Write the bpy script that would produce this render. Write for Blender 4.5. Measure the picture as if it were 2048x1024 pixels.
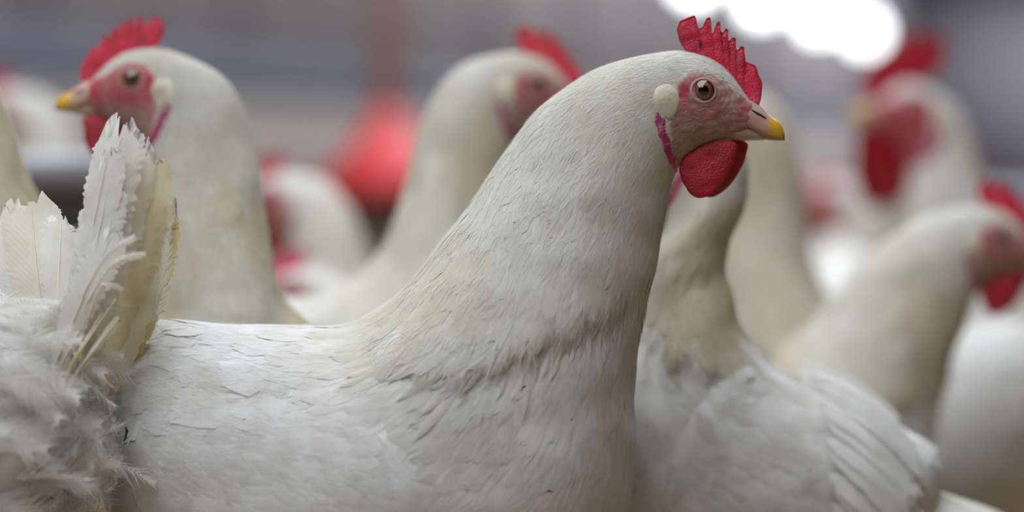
import bpy, math
import numpy as np

# ------------------------------------------------------------------ camera, light, exposure
for _o in list(bpy.data.objects):
    bpy.data.objects.remove(_o)
SC = bpy.context.scene
COL = SC.collection
FPX, CAM_Y, CAM_Z, HORIZON = 5749.0, -1.6, 0.38, 330.0
K = 0.57 / 2048                                   # metres per pixel at the main bird
ALPHA = math.atan((512 - HORIZON) / FPX)
cam = bpy.data.cameras.new('camera')
cam.sensor_width = 36.0
cam.lens = 36.0 * FPX / 2048
cam.clip_start, cam.clip_end = 0.05, 200
cam.dof.use_dof = True
cam.dof.focus_distance = 1.572
cam.dof.aperture_fstop = cam.lens / 40.0
cam_o = bpy.data.objects.new('camera', cam)
cam_o.location = (0, CAM_Y, CAM_Z)
cam_o.rotation_euler = (math.pi / 2 - ALPHA, 0, 0)
COL.objects.link(cam_o)
SC.camera = cam_o
SC.view_settings.view_transform = 'Standard'
SC.view_settings.look = 'None'
SC.view_settings.gamma = 1.0
SC.view_settings.use_curve_mapping = False
SC.view_settings.exposure = 0.0
ADDED_PANEL_STRENGTH = 3.85
LAMP_STRENGTH = 11.0
ROOM_YAW = math.radians(15.3)
world = bpy.data.worlds.new('world')
SC.world = world
world.use_nodes = True
world.node_tree.nodes['Background'].inputs[0].default_value = (0.6, 0.65, 0.75, 1)
world.node_tree.nodes['Background'].inputs[1].default_value = 0.02


def px3(px, py, D):
    """world point seen at pixel (px,py) whose distance along world Y from the camera is D"""
    x = (np.asarray(px, float) - 1024) / FPX
    y = (512 - np.asarray(py, float)) / FPX
    t = D / (math.cos(ALPHA) + y * math.sin(ALPHA))
    X = t * x
    Y = CAM_Y + t * (math.cos(ALPHA) + y * math.sin(ALPHA))
    Z = CAM_Z + t * (-math.sin(ALPHA) + y * math.cos(ALPHA))
    return np.stack(np.broadcast_arrays(X, Y, Z), -1)


# ------------------------------------------------------------------ materials
def srgb(r, g, b):
    f = lambda c: (c / 12.92 if c <= 0.04045 else ((c + 0.055) / 1.055) ** 2.4)
    return np.array([f(r / 255), f(g / 255), f(b / 255)])


def new_mat(name):
    m = bpy.data.materials.new(name)
    m.use_nodes = True
    nt = m.node_tree
    return m, nt, nt.nodes['Principled BSDF'], nt.nodes['Material Output']


def noise_node(nt, scale, detail=4, rough=0.55, coord='Object'):
    tc = nt.nodes.new('ShaderNodeTexCoord')
    n = nt.nodes.new('ShaderNodeTexNoise')
    n.inputs['Scale'].default_value = scale
    n.inputs['Detail'].default_value = detail
    n.inputs['Roughness'].default_value = rough
    nt.links.new(tc.outputs[coord], n.inputs['Vector'])
    return n


def plumage_material(name, barb_bump=0.25, translucent=0.22):
    m, nt, p, out = new_mat(name)
    a = nt.nodes.new('ShaderNodeAttribute'); a.attribute_name = 'Col'
    n = noise_node(nt, 60, 5)
    mix = nt.nodes.new('ShaderNodeMix'); mix.data_type = 'RGBA'; mix.blend_type = 'MULTIPLY'
    ramp = nt.nodes.new('ShaderNodeValToRGB')
    ramp.color_ramp.elements[0].position = 0.3
    ramp.color_ramp.elements[0].color = (0.9, 0.885, 0.84, 1)
    ramp.color_ramp.elements[1].position = 0.62
    ramp.color_ramp.elements[1].color = (1, 1, 1, 1)
    nt.links.new(n.outputs['Fac'], ramp.inputs['Fac'])
    mix.inputs['Factor'].default_value = 1
    nt.links.new(a.outputs['Color'], mix.inputs[6])
    nt.links.new(ramp.outputs['Color'], mix.inputs[7])
    nt.links.new(mix.outputs[2], p.inputs['Base Color'])
    p.inputs['Roughness'].default_value = 0.75
    p.inputs['Specular IOR Level'].default_value = 0.15
    p.inputs['Sheen Weight'].default_value = 0.08
    if barb_bump:
        uv = nt.nodes.new('ShaderNodeUVMap')
        sep = nt.nodes.new('ShaderNodeSeparateXYZ')
        nt.links.new(uv.outputs['UV'], sep.inputs[0])
        ab = nt.nodes.new('ShaderNodeMath'); ab.operation = 'ABSOLUTE'
        nt.links.new(sep.outputs['X'], ab.inputs[0])
        ma = nt.nodes.new('ShaderNodeMath'); ma.operation = 'MULTIPLY_ADD'
        nt.links.new(ab.outputs[0], ma.inputs[0]); ma.inputs[1].default_value = -0.35
        nt.links.new(sep.outputs['Y'], ma.inputs[2])
        mu = nt.nodes.new('ShaderNodeMath'); mu.operation = 'MULTIPLY'
        nt.links.new(ma.outputs[0], mu.inputs[0]); mu.inputs[1].default_value = 140
        si = nt.nodes.new('ShaderNodeMath'); si.operation = 'SINE'
        nt.links.new(mu.outputs[0], si.inputs[0])
        b = nt.nodes.new('ShaderNodeBump')
        b.inputs['Strength'].default_value = barb_bump
        b.inputs['Distance'].default_value = 0.0004
        nt.links.new(si.outputs[0], b.inputs['Height'])
        nt.links.new(b.outputs['Normal'], p.inputs['Normal'])
    else:
        n2 = noise_node(nt, 420, 4)
        b = nt.nodes.new('ShaderNodeBump')
        b.inputs['Strength'].default_value = 0.35
        b.inputs['Distance'].default_value = 0.001
        nt.links.new(n2.outputs['Fac'], b.inputs['Height'])
        nt.links.new(b.outputs['Normal'], p.inputs['Normal'])
    if translucent:
        t = nt.nodes.new('ShaderNodeBsdfTranslucent')
        nt.links.new(mix.outputs[2], t.inputs['Color'])
        ms = nt.nodes.new('ShaderNodeMixShader')
        ms.inputs[0].default_value = translucent
        nt.links.new(p.outputs[0], ms.inputs[1]); nt.links.new(t.outputs[0], ms.inputs[2])
        nt.links.new(ms.outputs[0], out.inputs['Surface'])
    return m


def attr_material(name, rough, spec=0.5, bump=0.0, bscale=300, sss=0.0):
    m, nt, p, out = new_mat(name)
    a = nt.nodes.new('ShaderNodeAttribute'); a.attribute_name = 'Col'
    nt.links.new(a.outputs['Color'], p.inputs['Base Color'])
    p.inputs['Roughness'].default_value = rough
    p.inputs['Specular IOR Level'].default_value = spec
    if sss:
        p.inputs['Subsurface Weight'].default_value = sss
        p.inputs['Subsurface Radius'].default_value = (0.004, 0.0012, 0.0008)
        p.inputs['Subsurface Scale'].default_value = 1.0
    if bump:
        n = noise_node(nt, bscale, 3)
        b = nt.nodes.new('ShaderNodeBump')
        b.inputs['Strength'].default_value = bump
        b.inputs['Distance'].default_value = 0.0015
        nt.links.new(n.outputs['Fac'], b.inputs['Height'])
        nt.links.new(b.outputs['Normal'], p.inputs['Normal'])
    return m


def noise_material(name, c1, c2, scale, rough=0.7, bump=0.3, bdist=0.01, metallic=0.0, coord='Object'):
    m, nt, p, out = new_mat(name)
    n = noise_node(nt, scale, 6, coord=coord)
    r = nt.nodes.new('ShaderNodeValToRGB')
    r.color_ramp.elements[0].position, r.color_ramp.elements[1].position = 0.35, 0.65
    r.color_ramp.elements[0].color = (*c1, 1)
    r.color_ramp.elements[1].color = (*c2, 1)
    nt.links.new(n.outputs['Fac'], r.inputs['Fac'])
    nt.links.new(r.outputs['Color'], p.inputs['Base Color'])
    p.inputs['Roughness'].default_value = rough
    p.inputs['Metallic'].default_value = metallic
    b = nt.nodes.new('ShaderNodeBump')
    b.inputs['Strength'].default_value = bump
    b.inputs['Distance'].default_value = bdist
    nt.links.new(n.outputs['Fac'], b.inputs['Height'])
    nt.links.new(b.outputs['Normal'], p.inputs['Normal'])
    return m


def emit_material(name, c, s):
    m, nt, p, out = new_mat(name)
    p.inputs['Base Color'].default_value = (0.8, 0.8, 0.8, 1)
    p.inputs['Emission Color'].default_value = (*c, 1)
    p.inputs['Emission Strength'].default_value = s
    return m


M_BODY = plumage_material('plumage_skin', 0)
M_BODY.node_tree.nodes  # keep
M_FEATHER = plumage_material('feather_vane', 0.09, 0.38)
M_DOWN = plumage_material('down', 0, 0.5)
M_FLESH = attr_material('comb_flesh', 0.42, 0.45, 0.55, 900, 0.25)
M_HORN = attr_material('beak_horn', 0.32, 0.5, 0.12, 250)
M_EYE = attr_material('eye_gloss', 0.04, 0.8)
M_LOBE = attr_material('lobe_skin', 0.55, 0.3, 0.3, 350, 0.15)
M_QUILL = attr_material('quill', 0.4, 0.4)
M_LEG = noise_material('leg_scales', srgb(214, 176, 92), srgb(190, 150, 80), 220, 0.55, 0.5, 0.002)


# ------------------------------------------------------------------ mesh helpers
def quads_mesh(name, V, Q, mat, parent=None, col=None, uv=None, smooth=True, origin=(0, 0, 0)):
    V = np.asarray(V, np.float32).reshape(-1, 3) - np.asarray(origin, np.float32)
    Q = np.asarray(Q, np.int32).reshape(-1, 4)
    me = bpy.data.meshes.new(name)
    me.vertices.add(len(V)); me.vertices.foreach_set('co', V.ravel())
    me.loops.add(Q.size); me.loops.foreach_set('vertex_index', Q.ravel())
    me.polygons.add(len(Q))
    me.polygons.foreach_set('loop_start', np.arange(0, Q.size, 4, dtype=np.int32))
    me.polygons.foreach_set('loop_total', np.full(len(Q), 4, np.int32))
    if smooth:
        me.polygons.foreach_set('use_smooth', np.ones(len(Q), bool))
    me.update(calc_edges=True)
    me.validate()
    if col is not None:
        a = me.color_attributes.new('Col', 'FLOAT_COLOR', 'POINT')
        c = np.ones((len(V), 4), np.float32)
        c[:, :3] = np.broadcast_to(np.asarray(col, np.float32), (len(V), 3))
        a.data.foreach_set('color', c.ravel())
    if uv is not None:
        l = me.uv_layers.new(name='UVMap')
        l.data.foreach_set('uv', np.asarray(uv, np.float32)[Q.ravel()].ravel())
    me.materials.append(mat)
    o = bpy.data.objects.new(name, me)
    COL.objects.link(o)
    if parent is not None:
        o.parent = parent
    return o


def grid_quads(n, m, wrap=False):
    i, j = np.meshgrid(np.arange(n - 1), np.arange(m if wrap else m - 1), indexing='ij')
    j2 = (j + 1) % m
    return np.stack([i * m + j, (i + 1) * m + j, (i + 1) * m + j2, i * m + j2], -1).reshape(-1, 4)


def tube(path, rad, n=8):
    path = np.asarray(path, float)
    rad = np.broadcast_to(rad, (len(path),))
    T = np.gradient(path, axis=0)
    T /= np.linalg.norm(T, axis=1)[:, None] + 1e-12
    ref = np.array([0.3, 0.2, 0.93]) if abs(T[0] @ np.array([0.3, 0.2, 0.93])) < 0.9 else np.array([1.0, 0, 0])
    A = np.cross(T, ref); A /= np.linalg.norm(A, axis=1)[:, None]
    B = np.cross(T, A)
    th = np.linspace(0, 2 * np.pi, n, endpoint=False)
    V = path[:, None] + rad[:, None, None] * (np.cos(th)[None, :, None] * A[:, None] + np.sin(th)[None, :, None] * B[:, None])
    V = np.concatenate([np.repeat(path[:1, None], n, 1), V, np.repeat(path[-1:, None], n, 1)], 0)
    return V.reshape(-1, 3), grid_quads(len(path) + 2, n, True)


def join(parts):
    Vs, Qs, off = [], [], 0
    for V, Q in parts:
        V = np.asarray(V).reshape(-1, 3)
        Vs.append(V); Qs.append(np.asarray(Q) + off); off += len(V)
    return np.concatenate(Vs), np.concatenate(Qs)


def box(c, s, rot=0.0):
    c = np.array(c, float); h = np.array(s, float) / 2
    V = np.array([[x, y, z] for x in (-1, 1) for y in (-1, 1) for z in (-1, 1)], float) * h
    ca, sa = math.cos(rot), math.sin(rot)
    V = np.stack([V[:, 0] * ca - V[:, 1] * sa, V[:, 0] * sa + V[:, 1] * ca, V[:, 2]], -1) + c
    Q = np.array([[0, 1, 3, 2], [4, 6, 7, 5], [0, 4, 5, 1], [2, 3, 7, 6], [0, 2, 6, 4], [1, 5, 7, 3]])
    return V, Q


def lathe(profile, c=(0, 0, 0), n=40):
    pr = np.array(profile, float)
    th = np.linspace(0, 2 * np.pi, n, endpoint=False)
    V = np.stack([pr[:, 0:1] * np.cos(th), pr[:, 0:1] * np.sin(th), np.repeat(pr[:, 1:2], n, 1)], -1) + np.array(c)
    return V.reshape(-1, 3), grid_quads(len(pr), n, True)


def empty(name, loc, label=None, cat=None, group=None, kind=None):
    o = bpy.data.objects.new(name, None)
    o.location = loc
    o.empty_display_size = 0.05
    COL.objects.link(o)
    tag(o, label, cat, group, kind)
    return o


def tag(o, label=None, cat=None, group=None, kind=None):
    if label: o['label'] = label
    if cat: o['category'] = cat
    if group: o['group'] = group
    if kind: o['kind'] = kind
    return o


def smooth01(x, a, b):
    t = np.clip((np.asarray(x, float) - a) / (b - a), 0, 1)
    return t * t * (3 - 2 * t)


def lump_noise(P, freq, seed, n=14):
    r = np.random.default_rng(seed)
    k = r.normal(size=(n, 3)); k /= np.linalg.norm(k, axis=1)[:, None]
    k *= freq * r.uniform(0.6, 1.5, (n, 1))
    ph = r.uniform(0, 6.28, n)
    return np.sin(P @ k.T + ph).sum(-1) / math.sqrt(n / 2) / 1.6


def sdf_poly(pts, poly):
    """signed distance, negative inside"""
    pts = np.asarray(pts, float); poly = np.asarray(poly, float)
    d = np.full(len(pts), 1e9); inside = np.zeros(len(pts), bool)
    for a, b in zip(poly, np.roll(poly, -1, 0)):
        e = b - a; w = pts - a
        t = np.clip((w @ e) / (e @ e), 0, 1)
        d = np.minimum(d, np.linalg.norm(w - t[:, None] * e, axis=1))
        c = ((a[1] <= pts[:, 1]) & (b[1] > pts[:, 1])) | ((b[1] <= pts[:, 1]) & (a[1] > pts[:, 1]))
        xs = a[0] + (pts[:, 1] - a[1]) / (e[1] if abs(e[1]) > 1e-9 else 1e-9) * e[0]
        inside ^= c & (pts[:, 0] < xs)
    return np.where(inside, -d, d)


def sdf_line(pts, line):
    line = np.asarray(line, float); d = np.full(len(pts), 1e9)
    for a, b in zip(line[:-1], line[1:]):
        e = b - a; w = pts - a
        t = np.clip((w @ e) / (e @ e), 0, 1)
        d = np.minimum(d, np.linalg.norm(w - t[:, None] * e, axis=1))
    return d


def catmull(Pc, s):
    """Pc (n,k) control rows at integer parameters; s sample parameters"""
    Pc = np.asarray(Pc, float)
    n = len(Pc)
    s = np.asarray(s, float)
    i = np.clip(np.floor(s).astype(int), 0, n - 2)
    t = (s - i)[:, None]
    p0, p1, p2, p3 = Pc[np.maximum(i - 1, 0)], Pc[i], Pc[i + 1], Pc[np.minimum(i + 2, n - 1)]
    return 0.5 * (2 * p1 + (p2 - p0) * t + (2 * p0 - 5 * p1 + 4 * p2 - p3) * t ** 2 + (3 * p1 - p0 - 3 * p2 + p3) * t ** 3)


# ------------------------------------------------------------------ the bird: side-view rings (dorsal x,y ; ventral x,y ; half width), units = main pixels
BODY = [(196, 850, 196, 880, 4), (214, 742, 196, 950, 62), (258, 662, 222, 1050, 150), (330, 645, 305, 1150, 215), (450, 650, 450, 1255, 285),
        (580, 655, 600, 1330, 330), (690, 652, 760, 1355, 345)]
NECK_LEAN = [(770, 615, 930, 1335, 338), (830, 560, 1090, 1270, 318), (868, 510, 1200, 1160, 292), (905, 455, 1256, 1030, 262),
             (940, 405, 1270, 900, 232), (975, 350, 1264, 785, 205), (1010, 300, 1277, 685, 180), (1052, 248, 1300, 585, 158),
             (1100, 200, 1320, 495, 140), (1160, 158, 1334, 425, 122), (1225, 127, 1342, 370, 105)]
NECK_UP = [(765, 622, 930, 1335, 338), (815, 580, 1080, 1265, 312), (848, 525, 1160, 1135, 270), (866, 460, 1185, 985, 228),
           (877, 400, 1180, 845, 192), (885, 340, 1164, 725, 166), (890, 280, 1145, 612, 147), (897, 215, 1128, 512, 130),
           (912, 150, 1116, 425, 117), (942, 85, 1110, 345, 106), (985, 38, 1108, 285, 98)]
UP_SHIFT = np.array([-240.0, -94.0])
HEAD = [(1300, 109, 1362, 328, 88), (1365, 103, 1395, 300, 76), (1425, 120, 1425, 287, 66), (1462, 150, 1450, 281, 52),
        (1490, 188, 1474, 276, 40), (1506, 208, 1492, 268, 30), (1512, 222, 1506, 252, 4)]
NB, NN = len(BODY), len(NECK_LEAN)
S_HEAD = NB + NN
CTR = (700.0, 1000.0)                               # template origin: middle of the trunk
FACE_POLY = [(1352, 168), (1380, 147), (1415, 145), (1442, 160), (1468, 185), (1490, 196), (1512, 215), (1510, 262), (1470, 282),
             (1420, 292), (1372, 330), (1350, 338), (1338, 300), (1334, 235), (1345, 215)]
COMB_TOP = [(1376, 107), (1362, 90), (1353, 62), (1359, 43), (1375, 35), (1388, 31), (1392, 42), (1396, 58), (1404, 56), (1413, 36),
            (1420, 35), (1419, 62), (1425, 68), (1433, 46), (1440, 43), (1441, 63), (1446, 66), (1451, 57), (1456, 60), (1455, 83),
            (1460, 81), (1465, 74), (1472, 77), (1470, 98), (1476, 100), (1482, 92), (1488, 95), (1492, 123), (1502, 127), (1511, 131),
            (1519, 152), (1525, 172), (1522, 198)]
COMB_BASE = [(1380, 116), (1395, 120), (1418, 128), (1440, 145), (1462, 170), (1478, 192), (1492, 205), (1519, 208)]
WATTLE = [(1470, 285), (1470, 305), (1455, 345), (1430, 378), (1402, 395), (1378, 388), (1363, 362), (1357, 335), (1368, 312), (1395, 294),
          (1440, 278)]
CAPE = [(640, 600), (700, 668), (760, 712), (850, 740), (930, 747), (1010, 722), (1100, 676), (1200, 637), (1330, 590)]

C_WHITE = np.array([0.80, 0.80, 0.775])
C_CREAM = np.array([0.64, 0.575, 0.37])


class Bird:
    """pose + frame of one bird; maps template coordinates (px, lateral px, py) to the world"""

    def __init__(s, eye=None, D=1.6, heading=0.0, lean=1.0, twist=0.0, pitch=0.0, head_pitch=0.0, scale=1.0, neck_z=1.0, neck_r=1.0, name='hen'):
        s.lean, s.tw, s.pitch, s.hp, s.scale = lean, math.radians(twist), math.radians(pitch), math.radians(head_pitch), scale
        s.h = math.radians(heading)
        L, U = np.array(NECK_LEAN, float), np.array(NECK_UP, float)
        neck = U + (L - U) * lean
        shift = UP_SHIFT * (1 - lean)
        head = np.array(HEAD, float)
        head[:, 0:2] += shift; head[:, 2:4] += shift
        piv = np.array([830.0, 700.0])
        for r in range(NN):                          # shorten or stretch the neck upwards
            f = 1 + (neck_z - 1) * min(1, r / 4)
            for c in (1, 3):
                if neck[r, c] < piv[1]:
                    neck[r, c] = piv[1] + (neck[r, c] - piv[1]) * f
        dy = (1 - neck_z) * (piv[1] - (182 + shift[1]))
        head[:, 1] += dy; head[:, 3] += dy
        if neck_r != 1.0:
            for r in range(3, NN):
                g = 1 + (neck_r - 1) * math.sin(math.pi * min(1, (r - 2) / (NN - 3)))
                cx, cy = (neck[r, 0] + neck[r, 2]) / 2, (neck[r, 1] + neck[r, 3]) / 2
                neck[r, 0] = cx + (neck[r, 0] - cx) * g; neck[r, 2] = cx + (neck[r, 2] - cx) * g
                neck[r, 1] = cy + (neck[r, 1] - cy) * g; neck[r, 3] = cy + (neck[r, 3] - cy) * g
                neck[r, 4] *= g
        s.shift = shift + np.array([0, dy])
        s.rings = np.concatenate([np.array(BODY, float), neck, head])
        s.hpiv = np.array([1300.0, 240.0]) + s.shift
        s.T = np.zeros(3)
        if eye is not None:
            tgt = px3(eye[0], eye[1], D)
            e = s.head_pt(1400, 0, 182)
            s.T = tgt - e

    def to_world(s, X, Y, Z, g):
        """X px, Y lateral (left +) px, Z py ; g = 0 trunk .. 1 head (how far the neck turn applies)"""
        X, Y, Z, g = np.broadcast_arrays(*[np.asarray(a, float) for a in (X, Y, Z, g)])
        a = s.hp * smooth01(g, 0.55, 1.0)             # nodding about the top of the neck
        dx, dz = X - s.hpiv[0], -(Z - s.hpiv[1])
        X = s.hpiv[0] + dx * np.cos(a) - dz * np.sin(a)
        Zu = -s.hpiv[1] + dx * np.sin(a) + dz * np.cos(a)
        px_ = 1000.0 + s.shift[0] * 0.3
        t = s.tw * g
        x, y = X - px_, Y
        X = px_ + x * np.cos(t) - y * np.sin(t)
        Y = x * np.sin(t) + y * np.cos(t)
        x, z = (X - CTR[0]), (Zu + CTR[1])
        c, sn = math.cos(s.pitch), math.sin(s.pitch)
        x, z = x * c - z * sn, x * sn + z * c
        f = K * s.scale
        x, y, z = x * f, Y * f, z * f
        c, sn = math.cos(s.h), math.sin(s.h)
        return np.stack([x * c - y * sn, x * sn + y * c, z], -1) + s.T

    def head_pt(s, X, Y, Z):
        X = np.asarray(X, float) + s.shift[0]; Z = np.asarray(Z, float) + s.shift[1]
        return s.to_world(X, Y, Z, 1.0)

    def surface(s, N, Mj, dense_head=False):
        q = np.linspace(0, 1, N)
        top = len(s.rings) - 1
        if dense_head:                                # twice the rings on the head
            brk = (S_HEAD - 2.0)
            q = np.where(q < 0.5, q / 0.5 * brk, brk + (q - 0.5) / 0.5 * (top - brk))
        else:
            q = q * top
        R = catmull(s.rings, q)
        R[:, 4] = np.maximum(R[:, 4], 1)
        th = np.linspace(0, 2 * np.pi, Mj, endpoint=False)
        c, sn = np.cos(th)[None], np.sin(th)[None]
        cx, cz = (R[:, 0] + R[:, 2]) / 2, (R[:, 1] + R[:, 3]) / 2
        ux, uz = (R[:, 0] - R[:, 2]) / 2, (R[:, 1] - R[:, 3]) / 2
        headness = smooth01(q, S_HEAD - 1.5, S_HEAD + 0.5)[:, None]
        sq = np.sign(sn) * np.abs(sn) ** (1 - 0.12 * headness)
        X = cx[:, None] + ux[:, None] * c
        Z = cz[:, None] + uz[:, None] * c
        Y = R[:, 4][:, None] * sq
        # hackle cape stands proud of the trunk below it
        pts = np.stack([X, Z], -1).reshape(-1, 2)
        line = np.array(CAPE, float)
        zl = np.interp(pts[:, 0], line[:, 0], line[:, 1])
        jag = 10 * np.sin(pts[:, 0] * 0.09) + 7 * np.sin(pts[:, 0] * 0.23 + 1)
        d = (zl + jag - pts[:, 1]).reshape(X.shape)
        cape = smooth01(d, -16, 24) * (1 - smooth01(d, 150, 420)) * smooth01(q, 5.5, 7.5)[:, None] * (1 - smooth01(q, 14, 16))[:, None]
        s.cape_d = d
        Y = Y * (1 + 0.0 * cape) + np.sign(sn) * np.abs(sn) ** 0.5 * cape * 17
        g = smooth01(q, NB, S_HEAD - 0.5)[:, None]
        P = s.to_world(X, Y, Z, np.broadcast_to(g, X.shape))
        s.q, s.X, s.Y, s.Zp = q, X, Y, Z
        s.R = R
        return P


def grid_normals(P):
    di = np.gradient(P, axis=0)
    dj = np.roll(P, -1, 1) - np.roll(P, 1, 1)
    N = np.cross(di, dj)
    N /= np.linalg.norm(N, axis=-1, keepdims=True) + 1e-12
    return N


def sample_grid(A, i, j):
    n, m = A.shape[:2]
    i = np.clip(i, 0, n - 1.001); j = np.mod(j, m)
    i0 = np.floor(i).astype(int); j0 = np.floor(j).astype(int) % m
    fi, fj = (i - i0)[..., None], (j - np.floor(j))[..., None]
    i1 = np.minimum(i0 + 1, n - 1); j1 = (j0 + 1) % m
    return (A[i0, j0] * (1 - fi) + A[i1, j0] * fi) * (1 - fj) + (A[i0, j1] * (1 - fi) + A[i1, j1] * fi) * fj


def lay_feathers(P, N, i0, j0, L, W, h0, h1, drift, rng, rows=6, cup=0.06):
    """feathers that follow the surface grid towards the tail: returns V, Q, UV, index of feather per vertex"""
    n = len(i0)
    Sarc = np.linalg.norm(np.diff(P, axis=0), axis=-1)
    Sarc = np.concatenate([Sarc, Sarc[-1:]], 0)[..., None]
    ds = np.maximum(sample_grid(Sarc, i0, j0)[:, 0], 2e-4)
    ring = np.linalg.norm(np.roll(P, -1, 1) - P, axis=-1)[..., None]
    dj = np.maximum(sample_grid(ring, i0, j0)[:, 0], 2e-4)
    L = np.clip(np.minimum(L, (i0 - 1.2) * ds), 1e-4, None)
    t = np.linspace(0, 1, rows)
    prof = np.interp(t, [0, 0.15, 0.45, 0.75, 0.92, 1], [0.25, 0.6, 1, 0.95, 0.6, 0.12])
    cols = np.array([-1, -0.5, 0, 0.5, 1.0])
    I = i0[:, None] - (L / ds)[:, None] * t
    J = j0[:, None] + (drift * L / dj)[:, None] * t ** 1.3
    I = np.maximum(I, 0.2)
    C = sample_grid(P, I, J)
    Nn = sample_grid(N, I, J)
    T = np.gradient(C, axis=1)
    T /= np.linalg.norm(T, axis=-1, keepdims=True) + 1e-12
    B = np.cross(Nn, T)
    B /= np.linalg.norm(B, axis=-1, keepdims=True) + 1e-12
    wid = W[:, None] * prof * 0.5
    fr = rng.uniform(0.82, 1.12, (n, rows, 5))
    sweep = rng.uniform(0.04, 0.16, (n, rows, 5)) * np.abs(cols) + rng.normal(0, 0.02, (n, rows, 5)) * (t[:, None] > 0.5)
    lift = h0[:, None] + h1[:, None] * t ** 1.4
    V = (C[:, :, None] + Nn[:, :, None] * (lift[:, :, None] - cup * wid[:, :, None] * cols ** 2)[..., None]
         + B[:, :, None] * (wid[:, :, None] * cols * fr)[..., None]
         + T[:, :, None] * (L[:, None, None] * sweep * (t[:, None] > 0.1))[..., None])
    q1 = grid_quads(rows, 5)
    Q = (np.arange(n)[:, None, None] * (rows * 5) + q1[None]).reshape(-1, 4)
    UV = np.stack([np.broadcast_to(cols * 0.5, (n, rows, 5)), np.broadcast_to(t[:, None] + 0 * cols, (n, rows, 5)) + rng.uniform(0, 1, (n, 1, 1))], -1)
    return V.reshape(-1, 3), Q, UV.reshape(-1, 2), np.repeat(np.arange(n), rows * 5)


def lay_wisps(P, N, i0, j0, L, w, ang, rng):
    """single hair-fine barbs standing off the surface"""
    n = len(i0)
    C = sample_grid(P, i0, j0); Nn = sample_grid(N, i0, j0)
    Td = C - sample_grid(P, np.minimum(i0 + 0.5, P.shape[0] - 1.01), j0)
    Td /= np.linalg.norm(Td, axis=-1, keepdims=True) + 1e-12
    B = np.cross(Nn, Td)
    sd = rng.normal(0, 0.35, (n, 1))
    d = Td + B * sd
    t = np.array([0, 0.5, 1.0])
    pos = C[:, None] + L[:, None, None] * (t[:, None] * d[:, None] + (np.tan(ang)[:, None] * (t - 0.45 * t ** 2))[..., None] * Nn[:, None])
    ww = w[:, None] * np.array([1, 0.8, 0.15])
    V = np.stack([pos - B[:, None] * ww[..., None], pos + B[:, None] * ww[..., None]], 2)
    q = grid_quads(3, 2)
    Q = (np.arange(n)[:, None, None] * 6 + q[None]).reshape(-1, 4)
    return V.reshape(-1, 3), Q, np.repeat(np.arange(n), 6)


def vane(path, normal, width, rng, n=18, cup=0.18, fray=0.1, tip=0.55, skew=0.0, thick=0.00035, base_bare=0.12, jag=0.12):
    """one big feather along a path of 3+ points; closed thin shell. returns V,Q,UV and the quill path"""
    path = np.asarray(path, float)
    t = np.linspace(0, 1, n)
    C = catmull(path, t * (len(path) - 1))
    T = np.gradient(C, axis=0); T /= np.linalg.norm(T, axis=1)[:, None]
    nn = np.asarray(normal, float); nn = nn / np.linalg.norm(nn)
    B = np.cross(nn, T); B /= np.linalg.norm(B, axis=1)[:, None]
    Nn = np.cross(T, B)
    L = np.linalg.norm(np.diff(C, axis=0), axis=1).sum()
    prof = np.interp(t, [0, base_bare, base_bare + 0.15, 0.5, 0.8, 0.93, 1], [0.08, 0.12, 0.6, 0.95, 1, 0.8, tip * 0.6])
    cols = np.linspace(-1, 1, 13)
    ed = 1 + np.clip(fray * rng.normal(0, 1, (n, 2)), -0.12, 0.3) * (t[:, None] > base_bare)
    for _ in range(2):                                 # occasional slits
        k = rng.integers(n // 3, n - 1); ed[k, rng.integers(0, 2)] *= 1 - jag
    edw = 1 + (np.where(cols < 0, ed[:, :1], ed[:, 1:]) - 1) * np.abs(cols) ** 5
    wl = width / 2 * prof[:, None] * edw
    sweep = L * 0.10 * np.abs(cols) ** 1.2 * smooth01(t, 0.05, 0.4)[:, None]
    tipj = L * 0.035 * rng.normal(0, 1, (1, 13)) * smooth01(t, 0.75, 1)[:, None]
    V = (C[:, None] + B[:, None] * (wl * cols)[..., None] + T[:, None] * (sweep + tipj - L * 0.06 * np.abs(cols) ** 3 * t[:, None] ** 4)[..., None]
         - Nn[:, None] * (cup * (width / 2 * prof)[:, None] * cols ** 2)[..., None])
    Q = grid_quads(n, 13)
    UV = np.stack([np.broadcast_to(cols * 0.5, (n, 13)), np.broadcast_to(t[:, None], (n, 13))], -1)
    return V.reshape(-1, 3), Q, UV.reshape(-1, 2), C + Nn * thick


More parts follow.
